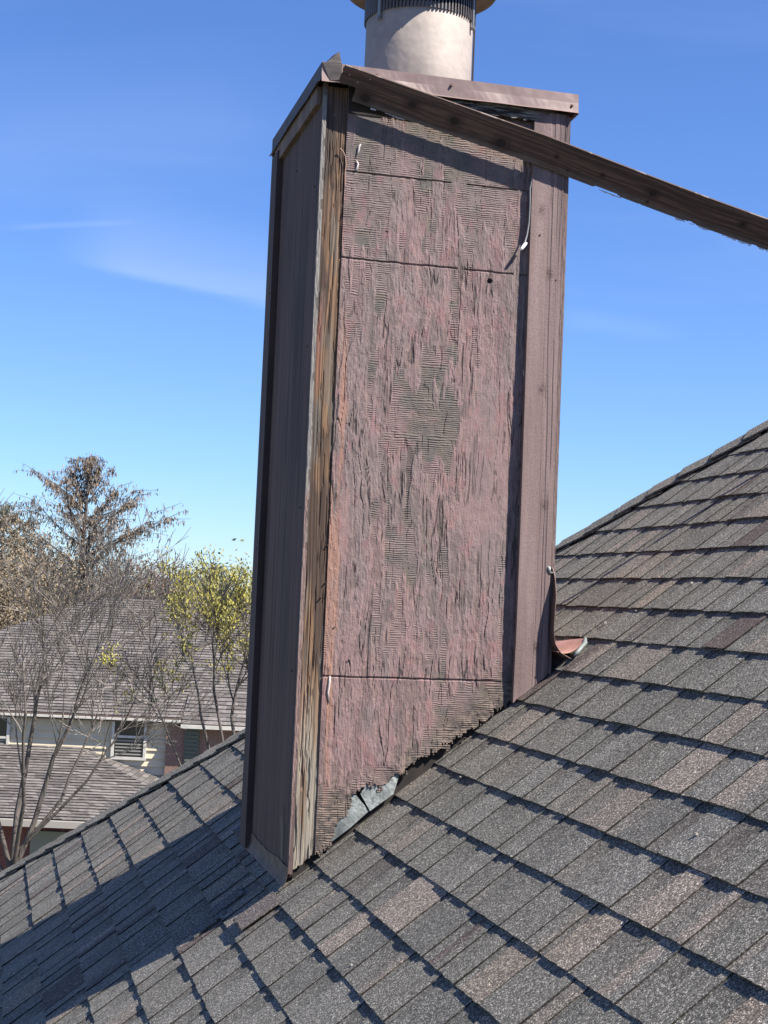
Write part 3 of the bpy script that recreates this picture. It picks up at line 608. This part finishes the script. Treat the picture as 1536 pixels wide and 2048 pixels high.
grid('pan_flashing', P, mat('pan_metal', (.50, .27, .19), .45, .2, noise=[(14, .8, 1.25, 3)], bump=(20, .004, 2)), roof, skirt=(0, 0, -.0015), label='sunlit copper coloured pan of the flashing')
P2 = [rp for rp in ((.802, -.012, .672), (.795, -.028, .658), (.778, -.045, .646), (.760, -.06, .632), (.75, -.062, .622))]
mb = MB(); mb.tube(P2, [.004, .007, .006, .0065, .003], 8); mb.build('sealant', mat('grey_sealant', (.17, .19, .185), .55, noise=[(60, .7, 1.2, 3)]), roof, smooth=True)
mb = MB(); mb.tube([fr(1094, 1131, -.021), fr(1098, 1136, -.027), fr(1099, 1146, -.026), (.70, -.024, .852)], [.003, .006, .0045, .002], 7); mb.build('sealant', M['galv'], roof, smooth=True)
# lifted repair shingle left of the chimney corner
P = np.zeros((40, 5, 3))
for i in range(40):
    for j in range(5):
        u = i / 39; v = j / 4; P[i, j] = (-.0255 - .012 * (1 - v) ** 3, -.008 + .69 * u, -.024 + (.040 + .018 * float(fbm(u * 9, 0, 77, 3))) * v)
grid('apron_flashing', P, mat('apron_paint', (.085, .06, .05), .7, .1, noise=[(30, .5, 1.5, 3)]), roof, skirt=(.001, 0, 0), back=True)
def piece(s0, s1, y0, y1, h0, h1, col, name='loose_shingle'):
    nu2, nv2 = 8, 16; P = np.zeros((nu2, nv2, 3)); Cc = np.zeros((nu2, nv2, 3))
    for i in range(nu2):
        for j in range(nv2):
            u = i / (nu2 - 1); v = j / (nv2 - 1); jg = (float(fbm(v * 14, s0 * 9, 4, 3)) - .5) * .012 * (1 - u)
            P[i, j] = RP(lerp(s0, s1, u) + jg, lerp(y0, y1, v), lerp(h0, h1, u)); Cc[i, j] = col
    grid(name, P, M['shingle'], roof, Cc, skirt=(0, 0, -.006))
piece(-.195, -.07, -.105, .02, .016, .006, (.12, .105, .1))
piece(-.03, .07, .72, .90, .014, .004, (.1, .1, .1))
piece(-.24, -.13, .22, .30, .006, .002, (.1, .1, .1))
piece(-.31, -.2, .17, .26, .006, .002, (.1, .1, .1))
mb = MB(); rr = random.Random(9)
for k in range(26):
    x = rr.uniform(-.6, 1.5); y = rr.uniform(-1.6, 2); 
    if 0 < x < .7 and 0 < y < .83: continue
    c = np.array(RP(x / CP, y, .002)); r = rr.uniform(.0015, .004)
    mb.box(c - r, c + np.array((r, r * 1.6, r * .5)))
mb.build('debris', mat('pale_chips', (.3, .28, .25), .8), roof)
#BACKGROUND
# ================================================================== the ground far below and the neighbours
gm = mat('dry_lawn', (.16, .15, .085), .95, noise=[(.35, .6, 1.3, 5), (8, .8, 1.2, 3)])
mb = MB(); mb.quad((-1500, -1500, GZ), (1500, -1500, GZ), (1500, 1500, GZ), (-1500, 1500, GZ)); props(mb.build('ground', gm), kind='structure')
Fh = np.array((FW[0], FW[1], 0)); Fh /= np.linalg.norm(Fh); Rh = np.array((Fh[1], -Fh[0], 0))
def bgp(r, f, z): p = CAM * (1, 1, 0) + Rh * r + Fh * f; return (p[0], p[1], z)
YAW = -math.atan2(Fh[0], Fh[1])
def rz(x, y, D):      # pixel -> (right, height) for a thing D metres ahead
    p = at(x, y, 1.0) - CAM; q = p / (p @ Fh) * D; return float(q @ Rh), float(CAM[2] + q[2])
# --- neighbour house
nb = empty('neighbour_house', bgp(-8, 42, GZ), 'cream sided two storey house with brown shingle roofs behind the bare tree', 'house')
M['nroof'] = mat('neighbour_shingle', attr=True, rough=.95, noise=[(9, .7, 1.3, 4)])
M['cream'] = mat('cream_siding', (.52, .45, .32), .7, noise=[(3, .92, 1.06, 3)])
M['white'] = mat('white_trim', (.5, .48, .43), .6, noise=[(6, .85, 1.08, 3)])
M['brick'] = mat('red_brick', (.20, .125, .095), .9, noise=[(26, .7, 1.3, 3)])
M['glass'] = mat('window_glass', (.02, .025, .028), .08)
M['brownt'] = mat('brown_trim', (.09, .065, .055), .8)
def nroof(mb, A, B, C_, D_, rows, seed):
    """shingled slope: A,B eave ends; C_,D_ upper ends (B->C_ and A->D_), stepped courses with broken tint"""
    rr = random.Random(seed); A, B, C_, D_ = map(np.array, (A, B, C_, D_)); nrm = np.cross(B - A, D_ - A); nrm = nrm / np.linalg.norm(nrm)
    if nrm[2] < 0: nrm = -nrm
    for k in range(rows):
        a, b = k / rows, (k + 1) / rows
        L0, R0, L1, R1 = lerp(A, D_, a), lerp(B, C_, a), lerp(A, D_, b), lerp(B, C_, b)
        ln = np.linalg.norm(R0 - L0); t = 0.0
        while t < 1 - 1e-6:
            t2 = min(1, t + rr.uniform(.12, .5) / max(.5, ln)); g = rr.choice([.07, .085, .10, .115, .14])
            c = (g * 1.08, g * .98, g * .93); h0 = nrm * (.02 + .012 * rr.random()); h1 = nrm * .004
            mb.quad(lerp(L0, R0, t) + h0, lerp(L0, R0, t2) + h0, lerp(L1, R1, t2) + h1, lerp(L1, R1, t) + h1, c=c)
            mb.quad(lerp(L0, R0, t), lerp(L0, R0, t2), lerp(L0, R0, t2) + h0, lerp(L0, R0, t) + h0, c=(c[0] * .4, c[1] * .4, c[2] * .4))
            t = t2
ez = -2.46; rzz = .52; eD = 39.4; rD = 46.0; rl = -8.25; rr_ = 9.0
el_, er_ = rl - 6.6, rr_ + 6.6
mb = MB()
nroof(mb, bgp(el_, eD, ez), bgp(er_, eD, ez), bgp(rr_, rD, rzz), bgp(rl, rD, rzz), 46, 1)
nroof(mb, bgp(el_, rD + 6.6, ez), bgp(el_, eD, ez), bgp(rl, rD, rzz), bgp(rl, rD + .01, rzz), 46, 2)
nroof(mb, bgp(er_, eD, ez), bgp(er_, rD + 6.6, ez), bgp(rr_, rD + .01, rzz), bgp(rr_, rD, rzz), 20, 3)
nroof(mb, bgp(er_, rD + 6.6, ez), bgp(el_, rD + 6.6, ez), bgp(rl, rD, rzz), bgp(rr_, rD, rzz), 20, 4)
ur = mb.build('roof', M['nroof'], nb, cols=True)
mb = MB(); mb.box((rl - .1, rD - .14, rzz - .02), (rr_, rD + .14, rzz + .055), ax=bgp); mb.build('ridge_cap', mat('ridge_dark', (.07, .055, .05), .9), ur)
mb = MB(); mb.box((el_ + .5, eD + .20, GZ), (er_ - .5, rD + 6, ez - .03), ax=bgp); mb.build('wall', M['cream'], nb)
mb = MB()    # lap siding boards on the side facing us
z = ez - .06; 
while z > -5.2:
    P_ = [(el_ + .5, eD + .545, z - .2), (er_ - .5, eD + .545, z - .2), (er_ - .5, eD + .51, z - .2), (el_ + .5, eD + .51, z - .2)]
    mb.quad(bgp(el_ + .5, eD + .135, z - .2), bgp(er_ - .5, eD + .135, z - .2), bgp(er_ - .5, eD + .19, z), bgp(el_ + .5, eD + .19, z)); mb.quad(bgp(el_ + .5, eD + .135, z - .2), bgp(el_ + .5, eD + .19, z - .2), bgp(er_ - .5, eD + .19, z - .2), bgp(er_ - .5, eD + .135, z - .2)); z -= .2
mb.build('siding', M['cream'], nb)
mb = MB(); mb.box((el_, eD - .02, ez - .15), (er_, eD + .04, ez + .0), ax=bgp); mb.build('fascia', M['brownt'], nb)
mb = MB(); mb.box((el_, eD - .12, ez - .10), (-4.9, eD - .021, ez - .05), ax=bgp); mb.build('gutter', M['white'], nb)
mb = MB(); mb.box((el_ + .4, eD + .041, ez - .05), (er_ - .4, eD + .13, ez - .035), ax=bgp); mb.build('soffit', M['brownt'], nb)
def window(x0, x1, z0, z1, D, rows=4):
    f = MB(); w_ = .07
    f.box((x0 - w_, D - .06, z0 - w_), (x1 + w_, D + .02, z0), ax=bgp); f.box((x0 - w_, D - .06, z1), (x1 + w_, D + .02, z1 + w_), ax=bgp)
    f.box((x0 - w_, D - .055, z0), (x0, D + .02, z1), ax=bgp); f.box((x1, D - .055, z0), (x1 + w_, D + .02, z1), ax=bgp); f.box((x0, D - .045, (z0 + z1) / 2 - .03), (x1, D + .01, (z0 + z1) / 2 + .03), ax=bgp)
    fo = f.build('window', M['white'], nb)
    g = MB(); g.box((x0, D - .01, z0), (x1, D, z1), ax=bgp); g.build('pane', M['glass'], fo)
    b_ = MB(); z = z0 + .05
    while z < z0 + (z1 - z0) * .45: b_.box((x0 + .03, D - .022, z), (x1 - .03, D - .011, z + .035), ax=bgp); z += .085
    b_.build('blind', mat('blind', (.22, .22, .2), .6), fo)
x0, z0 = rz(228, 1512, 39.6); x1, z1 = rz(291, 1434, 39.6); window(x0, x1, z0, z1, 39.53)
x0, z0 = rz(-46, 1510, 39.6); x1, z1 = rz(17, 1436, 39.6); window(x0, x1, z0, z1, 39.53)
# brick bay and green louvred shutter to the right
xb0, _ = rz(334, 1480, 39.6); xb1, _ = rz(470, 1480, 39.6)
mb = MB(); mb.box((xb0, 39.42, GZ), (xb1 + 4, 39.95, ez - .2), ax=bgp); mb.build('brick_bay', M['brick'], nb)
mb = MB(); nroof(mb, bgp(xb0 + .4, 39.12, ez - .12), bgp(xb1 + 4.3, 39.12, ez - .12), bgp(xb1 + 4.3, 40.5, ez + .58), bgp(xb0 + .4, 40.5, ez + .58), 8, 8); mb.build('roof', M['nroof'], nb, cols=True)
mb = MB(); mb.box((xb0 + .4, 39.04, ez - .22), (xb1 + 4.3, 39.12, ez - .13), ax=bgp); mb.build('gutter', M['white'], nb)
mb = MB(); xs0, zs0 = rz(366, 1530, 39.35); xs1, zs1 = rz(400, 1440, 39.35); z = zs0
mb.box((xs0, 39.36, zs0), (xs1, 39.419, zs1), ax=bgp)
while z < zs1: mb.box((xs0 + .03, 39.33, z), (xs1 - .03, 39.359, z + .05), ax=bgp); z += .1
mb.build('shutter', mat('green_shutter', (.10, .11, .085), .7), nb)
# lower front roof
la, lb = -14.0, -7.5; lz1 = -3.30; lz0 = -4.62
mb = MB(); nroof(mb, bgp(la, 35.9, lz0), bgp(lb + 3.9, 35.9, lz0), bgp(lb, 39.56, lz1), bgp(la, 39.56, lz1), 27, 5)
nroof(mb, bgp(lb + 3.9, 35.9, lz0), bgp(lb + 3.9, 39.56, lz0), bgp(lb, 39.57, lz1), bgp(lb, 39.56, lz1), 27, 6)
mb.build('roof', M['nroof'], nb, cols=True)
mb = MB(); mb.box((la, 35.74, lz0 - .16), (lb + 3.9, 35.89, lz0 - .01), ax=bgp); mb.build('gutter', mat('grey_gutter', (.30, .28, .25), .6), nb)
mb = MB(); mb.box((la, 36.5, GZ), (lb + 3.4, 39.9, lz0 - .1), ax=bgp); mb.build('wall', mat('garage_wall', (.13, .05, .045), .9, noise=[(20, .8, 1.2, 2)]), nb)
x0, _ = rz(60, 1680, 36.4); x1, _ = rz(290, 1680, 36.4)
mb = MB(); mb.box((x0, 36.42, GZ), (x1, 36.495, lz0 - .35), ax=bgp)
for k in range(4): mb.box((x0, 36.40, GZ + .55 * k + .3), (x1, 36.419, GZ + .55 * k + .33), ax=bgp)
mb.build('garage_door', mat('garage_door', (.17, .18, .15), .7), nb)

# ------------------------------------------------------------------ trees
class Tree:
    def __init__(s, seed): s.r = random.Random(seed); s.seg = {0: [], 1: []}; s.tips = []; s.mid = []; s.rmin = .0055
    def grow(s, p, d, L_, r, lvl, mx, kids, spread, up=.0, wig=.12, shrink=.68, nseg=4, part=None):
        R_ = s.r; pts = [p]; rad = [r]; q = p; dd = d
        for k in range(nseg):
            dd = (dd + Vector((R_.gauss(0, wig), R_.gauss(0, wig), R_.gauss(0, wig) + up))).normalized()
            q = q + dd * (L_ / nseg); pts.append(q); rad.append(r * (1 - .42 * (k + 1) / nseg))
        s.seg[0 if lvl <= 1 else 1].append((pts, rad, lvl))
        if lvl >= mx: s.tips.append((q, dd)); s.mid.append((pts[nseg // 2], dd)); return
        n = kids[lvl] if lvl < len(kids) else kids[-1]
        for k in range(n):
            t = 1.0 if k == 0 else R_.uniform(.25, 1.0)
            i = min(nseg, max(1, round(t * nseg))); bp = pts[i]; br = rad[i]
            sp = spread * (.35 if k == 0 else 1) * R_.uniform(.6, 1.3)
            ax = Vector((R_.gauss(0, 1), R_.gauss(0, 1), R_.gauss(0, 1))).cross(dd)
            if ax.length < 1e-4: ax = Vector((1, 0, 0))
            nd = (Matrix.Rotation(sp, 3, ax.normalized()) @ dd).normalized()
            s.grow(bp, nd, L_ * shrink * R_.uniform(.75, 1.2), max(s.rmin, br * (.84 if k == 0 else .6)), lvl + 1, mx, kids, spread, up, wig, shrink, max(2, nseg - 1 if lvl > 2 else nseg))
    def mesh(s, which):
        m_ = MB()
        for pts, rad, lvl in s.seg[which]: m_.tube(pts, rad, 8 if lvl == 0 else 5 if lvl < 3 else 3, cap=False)
        return m_
def leaves(name, pts, n, size, matn, parent, rr, aspect=2.5, jit=.15, down=0.0, colr=((.1, .1, .05), (.2, .18, .1))):
    V_, F_, C_ = [], [], []
    for k in range(n):
        q, d = pts[rr.randrange(len(pts))]
        c = np.array(q) + np.array([rr.gauss(0, jit), rr.gauss(0, jit), rr.gauss(0, jit)])
        a = np.array([rr.gauss(0, 1), rr.gauss(0, 1), rr.gauss(0, 1) - down * 3]); a /= np.linalg.norm(a)
        b = np.cross(a, np.array([rr.gauss(0, 1), rr.gauss(0, 1), rr.gauss(0, 1)])); b /= max(1e-6, np.linalg.norm(b))
        sz = size * rr.uniform(.5, 1.4); a = a * sz; b = b * sz / aspect; i = len(V_)
        V_ += [c, c + a * .5 + b * .5, c + a, c + a * .5 - b * .5]; F_.append((i, i + 1, i + 2, i + 3)); cl = lerp(np.array(colr[0]), np.array(colr[1]), rr.random()); C_ += [cl] * 4
    return mk(name, np.array(V_), np.array(F_), matn, parent, np.array(C_))
M['bark'] = mat('grey_bark', (.085, .073, .064), .9, noise=[((14, 14, 3), .6, 1.25, 4)], bump=((40, 40, 8), .01, 3))
M['bark2'] = mat('pale_bark', (.19, .168, .148), .9, noise=[((14, 14, 3), .65, 1.25, 4)], bump=((40, 40, 8), .01, 3))
M['leaf'] = mat('leaf', attr=True, rough=.7, noise=[(1.2, .75, 1.2, 2)])
def V3(r, f, z): return Vector(bgp(r, f, z))
# bare tree on the left, forking low into many upright stems
D1 = 22.; T = Tree(11); r0, _ = rz(22, 1745, D1); base = V3(r0, D1, GZ)
bt = empty('bare_tree', tuple(base), 'leafless grey tree with many upright stems at the left edge', 'tree')
T.seg[0].append(([base, V3(r0 + .03, D1, -5.4), V3(r0 - .02, D1, -3.6)], [.19, .15, .13], 0))
for k, (x, y, x2, y2, rd) in enumerate(((20, 1735, -40, 1500, .06), (26, 1725, 40, 1540, .075), (30, 1735, 90, 1560, .07), (35, 1700, 120, 1600, .045), (12, 1760, -70, 1600, .05), (45, 1690, 175, 1560, .04), (28, 1740, 60, 1600, .06))):
    a_, za = rz(x, y, D1); b_, zb = rz(x2, y2, D1); o_ = T.r.uniform(-.5, .5); p0 = V3(a_, D1, za); p1 = V3(b_, D1 + o_, zb)
    rd *= .62; T.seg[0].append(([V3(r0, D1, -3.7), p0, (p0 + p1) / 2 + Vector((T.r.uniform(-.05, .05), 0, 0)), p1], [rd * 1.1, rd, rd * .9, rd * .8], 1))
    dd = (p1 - p0).normalized(); dd = (dd + Vector((0, 0, .9))).normalized()
    T.grow(p1, dd, 1.3, rd * .8, 1, 6, [4, 4, 4, 3, 3, 3], .5, .05, .10, .72, 4)
T.mesh(0).build('trunk', M['bark'], bt, smooth=True); T.mesh(1).build('branches', M['bark2'], bt)
# budding tree in front of the neighbour house, yellow green tassels
D2 = 19.; T = Tree(23); r0, _ = rz(520, 1700, D2); base = V3(r0, D2, GZ)
yt = empty('budding_tree', tuple(base), 'small tree with yellow green buds left of the chimney', 'tree')
T.seg[0].append(([base, V3(r0, D2, -5.2), V3(r0 - .1, D2, -3.4)], [.14, .11, .09], 0))
for x2, y2, rd in ((455, 1440, .045), (400, 1430, .035), (500, 1400, .05), (540, 1420, .045), (350, 1500, .025), (430, 1380, .035), (600, 1450, .04)):
    b_, zb = rz(x2, y2, D2); p1 = V3(b_, D2 + T.r.uniform(-.5, .6), zb); p0 = V3(r0 - .1, D2, -3.5)
    rd *= .6; T.seg[0].append(([p0, (p0 + p1) / 2 + Vector((.1, 0, -.12)), p1], [rd * 1.2, rd, rd * .8], 1)); dd = (p1 - p0).normalized(); dd = (dd + Vector((-.05, 0, .8))).normalized()
    T.grow(p1, dd, .72, rd * .8, 1, 5, [4, 4, 4, 3, 3], .55, .04, .10, .70, 4)
T.mesh(0).build('trunk', M['bark'], yt, smooth=True); br = T.mesh(1).build('branches', M['bark'], yt)
hi = [t for t in T.tips + T.mid]
rr = random.Random(3)
def keepy(p):
    v = np.array(p) - CAM; x = 768 + FPX * (v @ RT) / (v @ FW); return x
hi = [t for t in hi if rr.random() < .25 + .75 * max(0, min(1, (keepy(t[0]) - 290) / 150))]
leaves('buds', [t for t in hi if vn(t[0].x * 7, t[0].z * 4, 5) > .42], 12500, .038, M['leaf'], yt, rr, 2.3, .05, -.9, ((.19, .175, .04), (.34, .31, .06)))
# tall dead looking conifer behind the neighbour house
def conifer(x, ytop, D, zbase, spread, seed, cols, n, lab, droop=.35, name='cypress_tree', cat='tree', group=None, leafsz=.17):
    rr = random.Random(seed); r0, zt_ = rz(x, ytop, D); base = V3(r0, D, GZ); e = empty(name, tuple(base), lab, cat, group)
    H_ = zt_ - GZ; m_ = MB(); pts = [base + Vector((.05 * math.sin(k * 1.3), 0, H_ * k / 12)) for k in range(13)]
    m_.tube(pts, [.26 * (1 - k / 12.6) + .012 for k in range(13)], 8); b_ = MB(); tp = []
    nb_ = 46
    for k in range(nb_):
        f = k / nb_; z = lerp(zbase, zt_ - .15, f ** .95); a = rr.uniform(0, 6.283); Lb = spread * (1 - f) ** .85 * rr.uniform(.65, 1.12) + .25
        p = Vector((base.x, base.y, z)); pp = [p]; rd = [.085 * (1 - f) + .015]; q = p; el2 = .35 + .75 * f + rr.uniform(-.12, .12)
        for j in range(6):
            q = q + Vector((math.cos(a) * math.cos(el2), math.sin(a) * math.cos(el2), math.sin(el2))) * (Lb / 6); a += rr.gauss(0, .16); el2 += rr.gauss(.02, .14); pp.append(q); rd.append(rd[0] * (1 - (j + 1) / 6.6))
            for _ in range(1 + int(5.5 * Lb / spread)):
                t = rr.random(); c0_ = pp[-2].lerp(q, t); a2 = a + rr.choice((-1, 1)) * rr.uniform(.5, 1.2); l2 = Lb * .22 * rr.uniform(.4, 1.3) + .12
                c1_ = c0_ + Vector((math.cos(a2), math.sin(a2), rr.uniform(-.1, .5))) * l2; b_.tube([c0_, c1_], [.014, .006], 3, cap=False)
                for w2 in (.2, .45, .7, 1.0): tp.append((c0_.lerp(c1_, w2), Vector((0, 0, -1))))
            tp.append((q, Vector((0, 0, -1))))
        b_.tube(pp, rd, 4, cap=False)
    m_.build('trunk', M['bark'], e, smooth=True); b_.build('branches', M['bark'], e)
    leaves('crown', tp, n, leafsz, M['leaf'], e, rr, 4.0, leafsz * .35, droop, cols)
conifer(176, 916, 62, -1.6, 6.2, 5, ((.10, .078, .058), (.22, .17, .125)), 19000, 'tall cone shaped tree with sparse brown drooping foliage rising behind the neighbour house', 1.0)
conifer(8, 1012, 66, -2.0, 5.2, 6, ((.06, .07, .045), (.14, .13, .09)), 8000, 'darker drooping tree at the left edge beside the tall brown one', 1.0)
conifer(432, 1128, 72, -3.2, 3.0, 17, ((.09, .07, .05), (.18, .15, .10)), 5000, 'low drooping brown tree just above the ridge of the neighbour roof', .9)
# broad twiggy trees of the skyline
def broad(x, ytop, D, rad, seed, cols, lab, n=9000, sz=.13, name='broadleaf_tree'):
    rr = random.Random(seed); r0, zt_ = rz(x, ytop, D); base = V3(r0, D, GZ); e = empty(name, tuple(base), lab, 'tree', 'trees beyond the neighbour house')
    T = Tree(seed); H_ = zt_ - GZ; p1 = base + Vector((0, 0, H_ * .38)); T.seg[0].append(([base, p1], [.25, .2], 0)); tgt = []
    for k in range(9):
        a = k / 9 * 6.283; d = Vector((math.cos(a) * .8, math.sin(a) * .8, rr.uniform(.5, 1.4))).normalized(); T.grow(p1, d, H_ * .24, .1, 1, 4, [3, 3, 3, 3], .6, .03, .1, .72, 3)
    T.mesh(0).build('trunk', M['bark'], e); T.mesh(1).build('branches', M['bark'], e)
    cl = []
    for k in range(60):
        a = rr.uniform(0, 6.283); u = rr.random() ** .5; hgt_ = rr.uniform(-.55, 1.0) ; k2 = math.sqrt(max(0, 1 - max(0, hgt_) ** 2)); cl.append(Vector((base.x + math.cos(a) * rad * u * k2, base.y + math.sin(a) * rad * u * k2, zt_ - rad * .85 + rad * .8 * hgt_)))
    pts = [(c, Vector((0, 0, 1))) for c in cl] + T.tips
    leaves('crown', pts, n, sz, M['leaf'], e, rr, 2.2, rad * .16, 0, cols)
tan_ = ((.13, .10, .06), (.27, .21, .13)); brn = ((.11, .07, .05), (.20, .13, .09)); grn = ((.09, .10, .035), (.20, .21, .065)); olv = ((.13, .12, .06), (.24, .22, .11))
broad(40, 1072, 56, 3.9, 31, tan_, 'rounded tan crowned tree filling the left edge behind the bare tree', 36000, .10)
broad(110, 1120, 70, 3.8, 32, olv, 'olive crowned tree at the foot of the tall cone shaped tree', 12000)
broad(290, 1132, 74, 3.4, 33, brn, 'reddish brown tree above the left end of the far ridge', 20000)
broad(360, 1146, 78, 3.2, 34, brn, 'brown tree above the middle of the far ridge', 18000)
broad(225, 1130, 80, 3.4, 35, tan_, 'tan tree to the right behind the tall cone shaped tree', 11000)
broad(405, 1163, 90, 3.4, 36, olv, 'olive tree low on the skyline left of the green one', 9000)
broad(480, 1160, 52, 2.4, 37, grn, 'yellow green tree on the skyline touching the chimney side', 13000, .15)
broad(600, 1165, 85, 4.0, 38, olv, 'olive tree hidden mostly behind the chimney', 6000)
broad(-60, 1100, 60, 3.6, 39, tan_, 'tan tree just past the left edge', 6000)
broad(560, 1160, 60, 2.8, 40, grn, 'green tree mostly hidden behind the chimney', 5000)
# shrub whose shade falls on the lower roof
